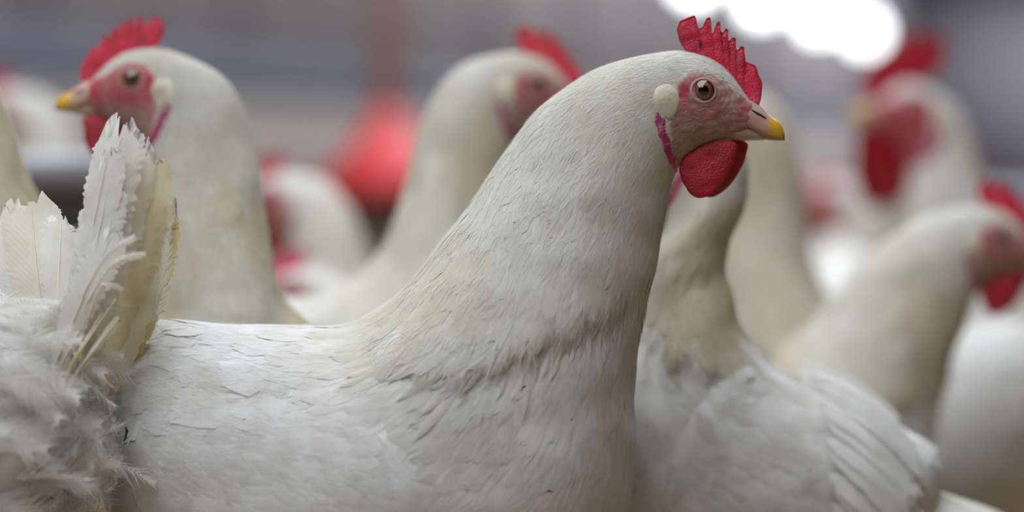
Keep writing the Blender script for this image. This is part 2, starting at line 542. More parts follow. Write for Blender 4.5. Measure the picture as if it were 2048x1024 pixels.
def barb_vane(path, normal, width, rng, n=46, frac=0.62, thin=0.9):
    """a ruffled feather whose barbs have come apart: separate slim barbs on a quill"""
    path = np.asarray(path, float)
    t = np.linspace(0.05, 1, n)
    C = catmull(path, t * (len(path) - 1))
    T = np.gradient(C, axis=0); T /= np.linalg.norm(T, axis=1)[:, None]
    nn = np.asarray(normal, float) / np.linalg.norm(normal)
    B = np.cross(nn, T); B /= np.linalg.norm(B, axis=1)[:, None]
    Nn = np.cross(T, B)
    out = []
    L = np.linalg.norm(np.diff(C, axis=0), axis=1).sum()
    for sgn in (-1, 1):
        ln = width / 2 * np.interp(t, [0, 0.2, 0.7, 1], [0.4, 1, 0.9, 0.35]) * rng.uniform(0.7, 1.15, n)
        u = np.linspace(0, 1, 5)
        curl = rng.normal(0, 0.25, n)
        pos = (C[:, None] + B[:, None] * (sgn * ln[:, None] * u * 0.8)[..., None] + T[:, None] * (ln[:, None] * (frac * u + 0.5 * u ** 2))[..., None]
               + Nn[:, None] * (ln[:, None] * (curl[:, None] * u ** 2 - 0.15 * u ** 2))[..., None])
        w = 0.5 * L / n * np.array([1, 1.0, 0.8, 0.5, 0.1]) * thin
        side = T[:, None] * w[None, :, None]
        V = np.stack([pos - side, pos + side], 2)
        q = grid_quads(5, 2)
        out.append((V.reshape(-1, 3), (np.arange(n)[:, None, None] * 10 + q[None]).reshape(-1, 4)))
    return join(out), C


# ------------------------------------------------------------------ head parts
def flesh_blade(top, base, thick, bird, sc=1.0, piv=(1450, 190), ns=150, nh=12, y0=0.0, bend=0.0, seed=0):
    top = np.array(top, float); base = np.array(base, float)
    piv = np.array(piv, float)
    top = piv + (top - piv) * sc
    def resample(p, n):
        l = np.concatenate([[0], np.cumsum(np.linalg.norm(np.diff(p, axis=0), axis=1))]); l /= l[-1]
        u = np.linspace(0, 1, n)
        return np.stack([np.interp(u, l, p[:, 0]), np.interp(u, l, p[:, 1])], -1)
    # match the top outline to the base by projected order so the blade does not shear
    tp = resample(top, ns)
    pr = np.maximum.accumulate(tp[:, 0]); pr = (pr - pr[0]) / (pr[-1] - pr[0])
    pr = 0.6 * pr + 0.4 * np.linspace(0, 1, ns)
    l = np.concatenate([[0], np.cumsum(np.linalg.norm(np.diff(base, axis=0), axis=1))]); l /= l[-1]
    bp = np.stack([np.interp(pr, l, base[:, 0]), np.interp(pr, l, base[:, 1])], -1)
    h = np.linspace(0, 1, nh)
    XY = bp[:, None] * (1 - h)[None, :, None] + tp[:, None] * h[None, :, None]
    th = thick * (1 - 0.62 * h) * np.sqrt(np.clip(1 - h ** 8, 0, 1))
    endf = np.sqrt(np.clip(np.minimum(np.arange(ns), np.arange(ns)[::-1]) / 6.0, 0, 1))
    Yh = th[None] * endf[:, None]
    wob = bend * h[None] ** 2 * np.sin(np.linspace(0, 5, ns))[:, None] + y0
    A = np.stack([XY[..., 0], wob + Yh, XY[..., 1]], -1)
    Bk = np.stack([XY[..., 0], wob - Yh, XY[..., 1]], -1)
    ring = np.concatenate([A, Bk[:, ::-1]], 1).reshape(-1, 3)
    V = bird.head_pt(ring[:, 0], ring[:, 1], ring[:, 2])
    return V, grid_quads(ns, 2 * nh, True), ring, np.broadcast_to(np.concatenate([h, h[::-1]]), (ns, 2 * nh)).ravel()


def lobe(outline, thick, bird, y0, tilt=0.0, sc=1.0, piv=None, dx=0.0, na=64, nr=12, rim=0.25):
    o = np.array(outline, float)
    n0 = len(o)
    u = np.linspace(0, n0, na, endpoint=False)
    ext = np.concatenate([o[-1:], o, o[:2]])
    o = catmull(ext, u + 1)
    c = o.mean(0)
    if piv is not None:
        o = np.array(piv) + (o - np.array(piv)) * sc
        c = o.mean(0)
    r = np.sin(np.linspace(0, np.pi / 2, nr))
    Vs = []
    for sg in (1, -1):
        XY = c + (o - c)[None] * r[:, None, None]
        prof = thick * (np.sqrt(np.clip(1 - r ** 2, 0, 1)) * (1 - rim) + rim * np.sqrt(np.clip(1 - r ** 10, 0, 1)))
        yy = y0 + sg * prof[:, None] + 0 * XY[..., 0]
        yy = yy + tilt * (XY[..., 1] - o[:, 1].min())
        Vs.append(np.stack([XY[..., 0] + dx, yy, XY[..., 1]], -1))
    V = np.concatenate([Vs[0], Vs[1][::-1]], 0)
    W = bird.head_pt(V[..., 0].ravel(), V[..., 1].ravel(), V[..., 2].ravel())
    return W, grid_quads(2 * nr, na, True), V.reshape(-1, 3)


def side_y(bird, hx, hz):
    """lateral half width of the head surface at head coordinates (px)"""
    q = np.linspace(S_HEAD - 2, len(bird.rings) - 1, 160)
    R = catmull(bird.rings, q)
    R[:, 0:4:2] -= bird.shift[0]; R[:, 1:4:2] -= bird.shift[1]
    cx, cz = (R[:, 0] + R[:, 2]) / 2, (R[:, 1] + R[:, 3]) / 2
    ux, uz = (R[:, 0] - R[:, 2]) / 2, (R[:, 1] - R[:, 3]) / 2
    a2 = ux ** 2 + uz ** 2
    c = ((hx - cx) * ux + (hz - cz) * uz) / a2
    off = np.abs((hx - cx) * uz - (hz - cz) * ux) / np.sqrt(a2)
    k = np.argmin(off + 1e3 * (np.abs(c) > 1))
    return R[k, 4] * math.sqrt(max(0, 1 - c[k] ** 2)) ** 0.88


def add_head(b, root, org, red=0.5, comb_s=1.0, wattle_s=1.0, seed=0, lod=0, comb_col=(196, 30, 62), lobe_tilt=0.0):
    r = np.random.default_rng(seed)
    cc = srgb(*comb_col)
    ns, nh = (170, 14) if lod == 0 else (110, 8)
    # comb
    V, Q, ring, h = flesh_blade(COMB_TOP, COMB_BASE, 11 if lod == 0 else 12, b, comb_s, ns=ns, nh=nh, bend=6 * r.uniform(-1, 1))
    nz = lump_noise(ring, 0.25, seed + 1)
    V = V + 0.00025 * nz[:, None]
    colr = cc * (1 + 0.16 * lump_noise(ring, 0.11, seed + 2))[:, None]
    pale = np.clip(0.30 * smooth01(h, 0.25, 0.0) + 0.16 * smooth01(lump_noise(ring, 0.4, seed + 3), 0.3, 1), 0, 1)
    colr = colr * (1 - pale[:, None]) + srgb(214, 110, 125) * pale[:, None]
    if lod == 0:
        spot = smooth01(np.hypot((ring[:, 0] - 1400) / 5, (ring[:, 2] - 90) / 9), 1.25, 0.6)[:, None]
        colr = colr * (1 - spot) + srgb(70, 12, 30) * spot
    quads_mesh('comb', V, Q, M_FLESH, root, np.clip(colr, 0, 1), origin=org)
    # wattles
    for sg in (1, -1):
        y0 = sg * 30
        V, Q, ring = lobe(WATTLE, 8, b, y0, tilt=sg * 0.10, sc=wattle_s, piv=(1425, 285), dx=0 if sg < 0 else 26)
        nz = lump_noise(ring, 0.2, seed + 7 + sg)
        V = V + 0.0003 * nz[:, None]
        cw = srgb(158, 12, 34) * (1 + 0.14 * lump_noise(ring, 0.08, seed + 9 + sg))[:, None]
        cw = cw * (srgb(*comb_col) / srgb(196, 30, 62)) ** 0.5
        quads_mesh('wattle', V, Q, M_FLESH, root, np.clip(cw, 0, 1), origin=org)
    # ear lobes and ear skin
    for sg in (1, -1):
        o = [(1330, 169), (1346, 176), (1353, 192), (1352, 214), (1342, 238), (1322, 236), (1306, 216), (1303, 194), (1312, 174)]
        V, Q, ring = lobe(o, 6.5, b, 0.0, na=40, nr=8, rim=0.1)
        ring = ring.copy()
        ring[:, 1] = sg * (np.array([side_y(b, x, z) for x, z in ring[:, [0, 2]]]) - 1.5 + ring[:, 1])
        V = b.head_pt(ring[:, 0], ring[:, 1], ring[:, 2])
        colr = (srgb(198, 191, 170) * (1 + 0.14 * lump_noise(ring, 0.12, seed + 4)[:, None]))
        colr = colr * (1 - 0.35 * red * smooth01(ring[:, 2], 200, 235)[:, None] * np.array([0.2, 0.6, 0.6]))
        V = V + 0.0008 * lump_noise(ring, 0.13, seed + 5)[:, None] * 0.5
        quads_mesh('ear_lobe', V, Q, M_LOBE, root, np.clip(colr, 0, 0.95), origin=org)
        st = np.array([(1308, 226), (1316, 250), (1326, 285), (1340, 318), (1352, 345)], float)
        ce = catmull(st, np.linspace(0, 4, 26))
        w = np.interp(np.linspace(0, 1, 26), [0, 0.2, 0.7, 1], [5, 14, 11, 2]) * (1 + 0.12 * np.sin(np.arange(26) * 0.9 + seed))
        T = np.gradient(ce, axis=0); T /= np.linalg.norm(T, axis=1)[:, None]
        nr_ = np.stack([-T[:, 1], T[:, 0]], -1)
        u = np.linspace(-1, 1, 9)
        X = ce[:, None] + nr_[:, None] * (w[:, None] * u)[..., None]
        ys = np.array([[side_y(b, x, z) for x, z in row] for row in X[::5]])
        ys = np.stack([np.interp(np.arange(26), np.arange(0, 26, 5), ys[:, k]) for k in range(9)], -1)
        Y = sg * (ys - 3 + 5 * np.sqrt(np.clip(1 - u ** 2, 0, 1))[None])
        V = b.head_pt(X[..., 0], Y, X[..., 1]).reshape(-1, 3)
        f = np.repeat(np.linspace(0, 1, 26), 9)[:, None]
        colr = srgb(146, 52, 104) * (1 - f) + srgb(176, 46, 84) * f
        quads_mesh('ear_skin', V, grid_quads(26, 9), M_FLESH, root, np.clip((colr + (srgb(206, 150, 160) - colr) * (0.55 * smooth01(lump_noise(V, 1100, seed), 0.1, 1.0))[:, None]) * (1 + 0.2 * lump_noise(V, 900, seed + 1))[:, None], 0, 1), origin=org)
    # eyes
    for sg in (1, -1):
        y = side_y(b, 1402, 183)
        nlat, nlon = 26, 36
        la = np.linspace(0, np.pi * 0.75, nlat)
        lo = np.linspace(0, 2 * np.pi, nlon, endpoint=False)
        R = 25.0
        cy = y - R * 0.60
        X = 1402 + R * np.sin(la)[:, None] * np.cos(lo); Z = 183 + R * np.sin(la)[:, None] * np.sin(lo)
        Y = cy + R * np.cos(la)[:, None] + 0 * X
        V = b.head_pt(X, sg * Y, Z).reshape(-1, 3)
        rr = np.repeat(R * np.sin(la), nlon)
        ang = np.tile(lo, nlat)
        iris = srgb(106, 66, 42) * (1 + 0.25 * np.sin(ang * 17) * np.sin(ang * 7 + 1))[:, None]
        iris = iris + (srgb(150, 104, 66) - iris) * (0.5 * smooth01(rr, 11, 13) * (1 - smooth01(rr, 13, 16)))[:, None]
        colr = np.where((rr < 10.6)[:, None], 0.004, iris)
        colr = np.where((rr > 18.5)[:, None], srgb(40, 22, 18), colr)
        colr = np.where((la.repeat(nlon) > np.pi / 2)[:, None], srgb(40, 22, 18), colr)
        eye = quads_mesh('eye', V, Q=grid_quads(nlat, nlon, True), mat=M_EYE, parent=root, col=np.clip(colr, 0, 1), origin=org)
        # eyelid: fleshy ring
        na, nb = 40, 10
        a = np.linspace(0, 2 * np.pi, na, endpoint=False); bb = np.linspace(0, 2 * np.pi, nb, endpoint=False)
        rx = 23.6 + 3.2 * np.cos(bb)[None]
        X = 1402 + rx * np.cos(a)[:, None] * 1.04; Z = 183 + rx * np.sin(a)[:, None] * 0.97
        ysl = np.array([side_y(b, 1402 + 24 * math.cos(t_), 183 + 24 * math.sin(t_)) for t_ in a])
        Y = np.maximum(ysl[:, None], y - 5) - 0.6 + 3.2 * np.sin(bb)[None]
        V = b.head_pt(X, sg * Y, Z)
        V = np.concatenate([V, V[:1]], 0)
        aa = np.concatenate([a, a[:1]])
        cl = srgb(182, 146, 138) * (0.88 + 0.12 * np.sin(aa * 1.0))[:, None, None] * np.ones((1, nb, 1))
        cl = cl * (1 - red * 0.4 * np.array([0, 0.7, 0.7]))
        quads_mesh('eyelid', V.reshape(-1, 3), grid_quads(na + 1, nb, True), M_LOBE, eye, cl.reshape(-1, 3), origin=org)
    # beak
    up = np.array([(1462, 192, 248, 40), (1482, 194, 252, 37), (1500, 199, 263, 33), (1515, 206, 271, 28), (1527, 217, 277, 24), (1536, 228, 280, 21),
                   (1546, 236, 281, 18), (1556, 242, 281.5, 14), (1563, 251, 281, 9.5), (1568, 263, 281, 5), (1569, 272, 280, 1.5)], float)
    lo_ = np.array([(1440, 252, 269, 14), (1462, 246, 278, 26), (1482, 248, 281, 28), (1500, 256, 281.5, 24), (1516, 265, 281, 18), (1530, 273, 280, 9)], float)
    for nm, ctl, isup in (('upper_beak', up, 1), ('lower_beak', lo_, 0)):
        n, m = 44, 28
        R = catmull(ctl, np.linspace(0, len(ctl) - 1, n))
        th = np.linspace(0, 2 * np.pi, m, endpoint=False)
        c, sn = np.cos(th), np.sin(th)
        cz, hz = (R[:, 1] + R[:, 2]) / 2, (R[:, 2] - R[:, 1]) / 2
        pw = np.where(c > 0, 0.9, 0.55) if isup else np.where(c > 0, 0.5, 0.9)
        Z = cz[:, None] - hz[:, None] * (np.sign(c) * np.abs(c) ** pw)[None]
        sgn = np.sign(sn) * np.abs(sn) ** 0.85
        narrow = 1 - 0.30 * np.clip(c, 0, 1) if isup else 1 - 0.15 * np.clip(-c, 0, 1)
        Y = R[:, 3][:, None] * (sgn * narrow)[None]
        X = R[:, 0][:, None] + 0 * Z
        if isup:
            X = X + 10 * (Z > 0) * smooth01(X, 1480, 1440)
        V = b.head_pt(X, Y, Z).reshape(-1, 3)
        xf = X.ravel(); zf = Z.ravel()
        horn = srgb(196, 158, 142) * np.ones((len(xf), 1))
        if not isup:
            horn = srgb(172, 152, 138) * np.ones((len(xf), 1))
        yel = srgb(206, 160, 34)
        f = smooth01(xf + 0.15 * (zf - 240), 1530, 1546)[:, None]
        colr = horn * (1 - f) + yel * f
        edge = (smooth01(zf - 0.42 * (xf - 1500), 244, 256) * smooth01(xf, 1468, 1490))[:, None] * (0.75 if isup else 0.2)
        colr = colr * (1 - edge) + srgb(150, 122, 66) * edge
        if isup:
            rd = smooth01(xf, 1524, 1486)[:, None] * 0.8
            colr = colr * (1 - rd) + srgb(184, 130, 126) * rd
            gray = (smooth01(np.hypot((xf - 1508) / 22, (zf - 224) / 16), 1.1, 0.6) * 0.6)[:, None]
            colr = colr * (1 - gray) + srgb(176, 160, 140) * gray
            tipd = smooth01(xf, 1562, 1569)[:, None] * smooth01(zf, 262, 270)[:, None]
            colr = colr * (1 - tipd) + srgb(90, 66, 24) * tipd
        bk = quads_mesh(nm, V, grid_quads(n, m, True), M_HORN, root, np.clip(colr, 0, 1), origin=org)
        if isup:
            for sg in (1, -1):
                path = np.array([(1499, 219), (1509, 226), (1519, 231), (1531, 238)], float)
                ctr = catmull(path, np.linspace(0, 3, 14))
                Rr = np.stack([np.interp(ctr[:, 0], up[:, 0], up[:, k]) for k in (1, 2, 3)], -1)
                cz2, hz2 = (Rr[:, 0] + Rr[:, 1]) / 2, (Rr[:, 1] - Rr[:, 0]) / 2
                cc2 = np.clip((cz2 - ctr[:, 1]) / hz2, -0.98, 0.98)
                cs = np.sign(cc2) * np.abs(cc2) ** (1 / 0.9)
                yy = Rr[:, 2] * np.sqrt(1 - cs ** 2) ** 0.85 * (1 - 0.3 * np.clip(cs, 0, 1))
                pth = b.head_pt(ctr[:, 0], sg * (yy - 1.0), ctr[:, 1])
                V, Q = tube(pth, K * b.scale * np.array([0.8, 1.6, 2.2, 2.6, 2.8, 3, 3, 3, 3, 3, 2.8, 2.6, 2, 1.0]), 8)
                quads_mesh('nostril', V, Q, M_QUILL, bk, srgb(52, 34, 28), origin=org)


def head_colors(b, X, Y, Z, q, base, red, seed, rooster=0.0):
    """paint face skin on the head part of the body mesh (colour of the thing itself)"""
    hx, hz = (X - b.shift[0]).ravel(), (Z - b.shift[1]).ravel()
    pts = np.stack([hx, hz], -1)
    d = sdf_poly(pts, FACE_POLY)
    d = d + 3 * np.sin(hx * 0.5) * np.sin(hz * 0.4)
    headm = (np.repeat(q, X.shape[1]) > S_HEAD - 1.5)
    f = smooth01(d, 8, -8) * headm
    de = np.hypot((hx - 1400) / 1.15, hz - 186)
    pink = srgb(178, 134, 130); hot = srgb(192, 76, 94); jaw = srgb(176, 150, 138)
    n = lump_noise(np.stack([hx, hz, 0 * hx], -1), 0.16, seed + 31)
    n2 = lump_noise(np.stack([hx * 0.5, hz * 1.4, 0 * hx], -1), 0.45, seed + 32)
    colr = pink[None] * np.ones((len(hx), 1))
    jw = smooth01(hz, 225, 275)[:, None] * smooth01(hx, 1470, 1440)[:, None] * (1 - rooster)
    colr = colr * (1 - jw) + jaw * jw
    ht = np.clip(smooth01(np.abs(de - 44), 20, 4) * 0.28 + smooth01(np.hypot((hx - 1362) / 16, (hz - 185) / 22), 1.2, 0.4) * 0.8
                 + 0.45 * smooth01(hx, 1455, 1480) * smooth01(hz, 250, 225) + 0.22 * n.clip(0, 1) + red * 0.75 * (1 - 0.8 * jw[:, 0]) - 0.12, 0, 1)[:, None]
    colr = colr * (1 - ht) + hot * ht
    colr = colr * (1 + 0.10 * n2[:, None])
    crown = np.maximum(smooth01(np.hypot((hx - 1432) / 40, (hz - 164) / 18), 1.25, 0.6), 0.7 * smooth01(np.hypot((hx - 1455) / 20, (hz - 200) / 22), 1.3, 0.5))[:, None] * 0.75 * (1 - red * 0.9)
    colr = colr * (1 - crown) + srgb(196, 176, 156) * crown
    base = base * (1 - f[:, None]) + np.clip(colr, 0, 1) * f[:, None]
    return base, d.reshape(X.shape)


def hen(b, name, label, cat, group=None, lod=0, red=0.2, comb_s=1.0, wattle_s=1.0, seed=1, cream=0.5, tail=(48, 240), tail_n=9,
        wing_th=7.0, dirt=0.0, comb_col=(196, 30, 62), wing_feathers=0, lump=1.0, wing_c=0.0, wing_w=1.0):
    """build one bird. lod 0 = sharp in the photo ... 2 = far out of focus"""
    rng = np.random.default_rng(seed)
    N, Mj = ((300, 168), (190, 112), (110, 64))[lod]
    P = b.surface(N, Mj, dense_head=lod < 2)
    q = b.q
    Nn = grid_normals(P)
    ctr = b.to_world(CTR[0], 0, CTR[1], 0.0)
    mid = P[int(N * 0.3)].mean(0)
    if ((P[int(N * 0.3)] - mid) * Nn[int(N * 0.3)]).sum() < 0:
        Nn = -Nn
        flip = True
    else:
        flip = False
    # soft lumps of the plumage, none on the face
    lumpy = (1 - smooth01(q, S_HEAD - 3, S_HEAD - 0.5))[:, None]
    am = b.scale * lump * (0.0015 * lump_noise(P, 62, seed) + 0.0006 * lump_noise(P, 150, seed + 1))
    P = P + Nn * (am * lumpy)[..., None]
    Nn = grid_normals(P) * (-1 if flip else 1)
    if lod == 0:                                          # fine wrinkles of the bare face
        hx_, hz_ = b.X - b.shift[0], b.Zp - b.shift[1]
        fm = smooth01(sdf_poly(np.stack([hx_.ravel(), hz_.ravel()], -1), FACE_POLY), 4, -6).reshape(hx_.shape) * (q > S_HEAD - 1.2)[:, None]
        er = np.hypot(hx_ - 1402, (hz_ - 183) * 1.1)
        wr = 0.5 * np.sin(er * 0.62 + 1.6 * lump_noise(np.stack([hx_, hz_, 0 * hx_], -1), 0.06, seed)) * smooth01(er, 90, 30) \
            + 0.7 * lump_noise(np.stack([hx_ * 0.6, hz_ * 1.3, 0 * hx_], -1), 0.42, seed + 40)
        P = P + Nn * (0.00028 * b.scale * wr * fm * smooth01(er, 24, 30))[..., None]
    foot_x, foot_y = ctr[0], ctr[1]
    root = empty(name, (foot_x, foot_y, 0), label, cat, group)
    org = np.array([foot_x, foot_y, 0])
    # plumage colour: cream on the neck, whiter on the trunk
    nk = smooth01(b.cape_d, -12, 40) * smooth01(q, 5.5, 8)[:, None] * (1 - 0.35 * smooth01(q, S_HEAD - 2.5, S_HEAD))[:, None] + 0 * b.X
    blot = smooth01(lump_noise(P, 60, seed + 5), -0.3, 0.9)
    cf = np.clip(cream * nk * (0.7 + 0.5 * blot) + 0.12 * blot, 0, 1)[..., None]
    base = C_WHITE * (1 - cf) + C_CREAM * cf
    if dirt:
        dn = (dirt * smooth01(lump_noise(P, 75, seed + 6), 0.1, 1.1))[..., None]
        base = base * (1 - dn) + srgb(150, 136, 116) * dn
    vcol, dface = head_colors(b, b.X, b.Y, b.Zp, q, base.reshape(-1, 3), red, seed, 1.0 if name == 'rooster' else 0.0)
    Q = grid_quads(N, Mj, True)
    if not flip:
        Q = Q[:, ::-1]
    body = quads_mesh('body', P.reshape(-1, 3), Q, M_BODY, root, vcol, origin=org)
    add_head(b, root, org, red, comb_s, wattle_s, seed, lod, comb_col)
    # ---- laid feathers
    if lod < 2:
        cell = np.linalg.norm(np.gradient(P, axis=0), axis=-1) * np.linalg.norm(np.roll(P, -1, 1) - P, axis=-1)
        qq = np.repeat(q[:, None], Mj, 1)
        Lq = b.scale * np.interp(q, [0, 5, 7.5, 10, 13, 16, 17.3, 18.3, 24], [0.026, 0.030, 0.026, 0.021, 0.017, 0.013, 0.010, 0.0075, 0.006])
        Wq = b.scale * np.interp(q, [0, 5, 7.5, 10, 13, 16, 17.3, 18.3, 24], [0.017, 0.019, 0.015, 0.010, 0.0062, 0.0032, 0.0018, 0.0010, 0.0008])
        cover = np.interp(q, [0, 7, 12, 17, 18, 24], [3.4, 3.6, 3.4, 3.4, 3.0, 2.6]) * (1.0 if lod == 0 else 0.6)
        dens = (cover / (Lq * Wq))[:, None] * cell
        headz = (qq > S_HEAD - 1.2)
        inface = headz & (dface < 4)
        hx = b.X - b.shift[0]; hz = b.Zp - b.shift[1]
        jaw = inface & (hz > 222) & (hx < 1450) & (dface < -2)
        crown = inface & (hz < 176) & (hx > 1400)
        dens = np.where(inface, 0.0, dens)
        dens = np.where(jaw, 0.40 * (cover / (Lq * Wq))[:, None] * cell * (1 - red), dens)
        dens = np.where(crown, 0.20 * (cover / (Lq * Wq))[:, None] * cell * (1 - red), dens)
        dens[q > len(b.rings) - 1 - 2.2] = 0
        dens[q < 1.0] = 0
        tot = dens.sum(); cnt = int(tot)
        pick = rng.choice(dens.size, cnt, p=(dens / tot).ravel())
        i0 = pick // Mj + rng.uniform(-0.5, 0.5, cnt); j0 = pick % Mj + rng.uniform(-0.5, 0.5, cnt)
        i0 = np.clip(i0, 1, N - 2)
        qi = np.interp(i0, np.arange(N), q)
        L = np.interp(qi, q, Lq) * rng.uniform(0.75, 1.25, cnt)
        W = np.interp(qi, q, Wq) * rng.uniform(0.8, 1.2, cnt)
        fj = inface.ravel()[pick]
        W = np.where(fj, W * 0.30, W); L = np.where(fj, L * 0.42, L)
        # the fringe of the cape: longer, looser, pointed
        cd = b.cape_d.ravel()[pick]
        fringe = smooth01(cd, -4, 12) * (1 - smooth01(cd, 45, 110)) * smooth01(qi, 6, 7.5) * (1 - smooth01(qi, 14, 16))
        L = L * (1 + 0.1 * fringe); W = W * (1 - 0.6 * fringe)
        hl = 1 - 0.75 * smooth01(qi, 13, 17.5)
        h0 = L * 0.010 * hl + 0.0001
        h1 = L * (0.006 + 0.015 * rng.uniform(0, 1, cnt)) * hl + 0.0007 * fringe
        V, Q, UV, fi = lay_feathers(P, Nn, i0, j0, L, W, h0, h1, rng.normal(0, 0.22, cnt), rng)
        fc = base.reshape(-1, 3)[pick]
        fc = fc * (1 + rng.normal(0, 0.018, (cnt, 1)))
        fc[fj] = srgb(184, 158, 148) * rng.uniform(0.8, 1.2, (int(fj.sum()), 1))
        pl = quads_mesh('plumage', V, Q, M_FEATHER, body, np.clip(fc, 0, 0.9)[fi], UV, origin=org)
        tag(pl, kind='stuff')
        # ---- fine stray barbs
        cnt = (60000, 14000)[lod]
        dw = (cell * np.interp(q, [0, 7, 13, 18, 24], [1, 1.3, 2.2, 5, 5])[:, None]) * np.where(inface, np.where(hz > 215, 0.14 * (1 - red), 0.03), 1.0)
        dw[q > len(b.rings) - 1 - 2.0] = 0; dw[q < 1.0] = 0
        pick = rng.choice(dw.size, cnt, p=(dw / dw.sum()).ravel())
        i0 = np.clip(pick // Mj + rng.uniform(-0.5, 0.5, cnt), 1, N - 2); j0 = pick % Mj + rng.uniform(-0.5, 0.5, cnt)
        qi = np.interp(i0, np.arange(N), q)
        L = b.scale * np.interp(qi, [0, 8, 13, 17, 24], [0.012, 0.011, 0.008, 0.0045, 0.003]) * rng.uniform(0.6, 1.3, cnt)
        V, Q, fi = lay_wisps(P, Nn, i0, j0, L, np.full(cnt, 0.00014) * rng.uniform(0.6, 1.6, cnt), np.radians(rng.uniform(2, 22, cnt) * rng.uniform(0.3, 1, cnt)), rng)
        dn = quads_mesh('down', V, Q, M_DOWN, body, (C_WHITE * 1.03)[None] * np.ones((len(V), 1)), origin=org)
        tag(dn, kind='stuff')
    # ---- folded wings: shells lying on the flank
    for sg in (1, -1):
        nu, nv = (60, 40) if lod < 2 else (26, 18)
        u = np.linspace(0, 1, nu); v = np.linspace(-1, 1, nv)
        qs = 2.2 + (7.4 - 2.2) * u
        ii = np.interp(qs, q, np.arange(N))
        c0 = np.interp(u, [0, 0.5, 1], [92, 86, 92]); hw = np.interp(u, [0, 0.15, 0.5, 0.85, 1], [8, 22, 36, 30, 6])
        ang = c0[:, None] + wing_c + hw[:, None] * wing_w * v
        jj = (sg * ang / 360 * Mj)
        I = np.broadcast_to(ii[:, None], ang.shape)
        Pw = sample_grid(P, I, jj); Nw = sample_grid(Nn, I, jj)
        bump = np.sqrt(np.clip(1 - v ** 2, 0, 1))[None] * np.interp(u, [0, 0.1, 0.5, 0.9, 1], [0, 0.7, 1, 0.6, 0])[:, None] ** 0.7
        th = wing_th * K * b.scale * bump - 0.0006
        Vw = Pw + Nw * th[..., None]
        colw = np.broadcast_to(C_WHITE, Vw.shape) * (1 - 0.02 * rng.uniform(0, 1, Vw.shape[:2] + (1,)))
        Qw = grid_quads(nu, nv)
        wing = quads_mesh('wing', Vw.reshape(-1, 3), Qw, M_BODY, root, colw.reshape(-1, 3), origin=org)
        if lod < 2:
            Vp = Vw  # covert feathers on the wing
            cnt = (900, 420)[lod]
            fu = rng.uniform(0.08, 0.98, cnt) * (nu - 1); fv = rng.uniform(0.04, 0.94, cnt) * (nv - 1)
            Nv = grid_normals(np.concatenate([Vp, Vp[:, :1]], 1))[:, :nv]
            if (Nv[nu // 2, nv // 2] @ Nw[nu // 2, nv // 2]) < 0:
                Nv = -Nv
            Lw = b.scale * np.interp(fu / nu, [0, 0.5, 1], [0.040, 0.030, 0.018]) * rng.uniform(0.8, 1.2, cnt)
            V, Q, UV, fi = lay_feathers(Vp, Nv, fu, fv, Lw, Lw * 0.55, Lw * 0.010, Lw * 0.018, rng.normal(0.08 * sg, 0.10, cnt), rng)
            fc = C_WHITE * (1 + rng.normal(0, 0.03, (cnt, 1)))
            if dirt:
                fc = fc * (1 - dirt * 0.5 * rng.uniform(0, 1, (cnt, 1)) ** 3 * np.array([0.5, 0.7, 1.0]))
            cv = quads_mesh('wing_coverts', V, Q, M_FEATHER, wing, np.clip(fc, 0, 0.9)[fi], UV, origin=org)
            tag(cv, kind='stuff')
        for k in range(wing_feathers):                   # flight feathers of the folded wing, one by one
            f = k / max(1, wing_feathers - 1)
            u0 = 0.62 - 0.28 * f; v0 = -0.75 + 1.4 * f
            a = Vw[int(u0 * (nu - 1)), int((v0 * 0.5 + 0.5) * (nv - 1))]
            nrm = Nw[int(u0 * (nu - 1)), int((v0 * 0.5 + 0.5) * (nv - 1))]
            back = b.to_world(0, 0, 0, 0.0) - b.to_world(1, 0, 0, 0.0); back = back / np.linalg.norm(back)
            dn_ = np.array([0, 0, -1.0])
            Lf = b.scale * (0.075 - 0.012 * f + rng.normal(0, 0.004))
            d = back + dn_ * (0.02 + 0.34 * f)
            d = d - nrm * (d @ nrm) * 0.75; d /= np.linalg.norm(d)
            lift = nrm * (0.004 + 0.0012 * (wing_feathers - k))
            path = [a + lift, a + lift + d * Lf * 0.5 + nrm * 0.002, a + lift * 0.8 + d * Lf - nrm * 0.004]
            V, Q, UV, C = vane(path, nrm, b.scale * 0.020, rng, cup=0.15, fray=0.09, tip=0.8, base_bare=0.02)
            quads_mesh('flight_feather', V, Q, M_FEATHER, wing, C_WHITE * (1 - 0.10 * rng.uniform()), UV, origin=org)
    # ---- tail feathers
    el, tl = tail
    for k in range(tail_n):
        f = (k / max(1, tail_n - 1)) * 2 - 1
        e = math.radians(el + rng.normal(0, 4) - 10 * abs(f))
        L = tl * (1 - 0.18 * abs(f)) * rng.uniform(0.93, 1.07)
        bx, bz = 262 - 8 * abs(f), 740 + 34 * abs(f)
        out = f * 0.42
        dirx, dirz = -math.cos(e), -math.sin(e)
        pts = []
        for u in (-0.15, 0.45, 1.0):
            pts.append(b.to_world(bx + dirx * L * u - 0.06 * L * u * u, f * 52 + out * L * u * 0.9, bz + dirz * L * u + 0.10 * L * u * u, 0.0))
        nrm = b.to_world(0, f * 1.2 + 0.001, -0.8, 0) - b.to_world(0, 0, 0, 0)
        V, Q, UV, C = vane(pts, nrm, b.scale * K * 105, rng, n=14 if lod else 20, fray=0.06, cup=0.10)
        quads_mesh('tail_feather', V, Q, M_FEATHER, root, np.clip(C_WHITE * (1 + rng.normal(0, 0.03)) - np.array([0, 0.01, 0.05]), 0, 0.9), UV, origin=org)
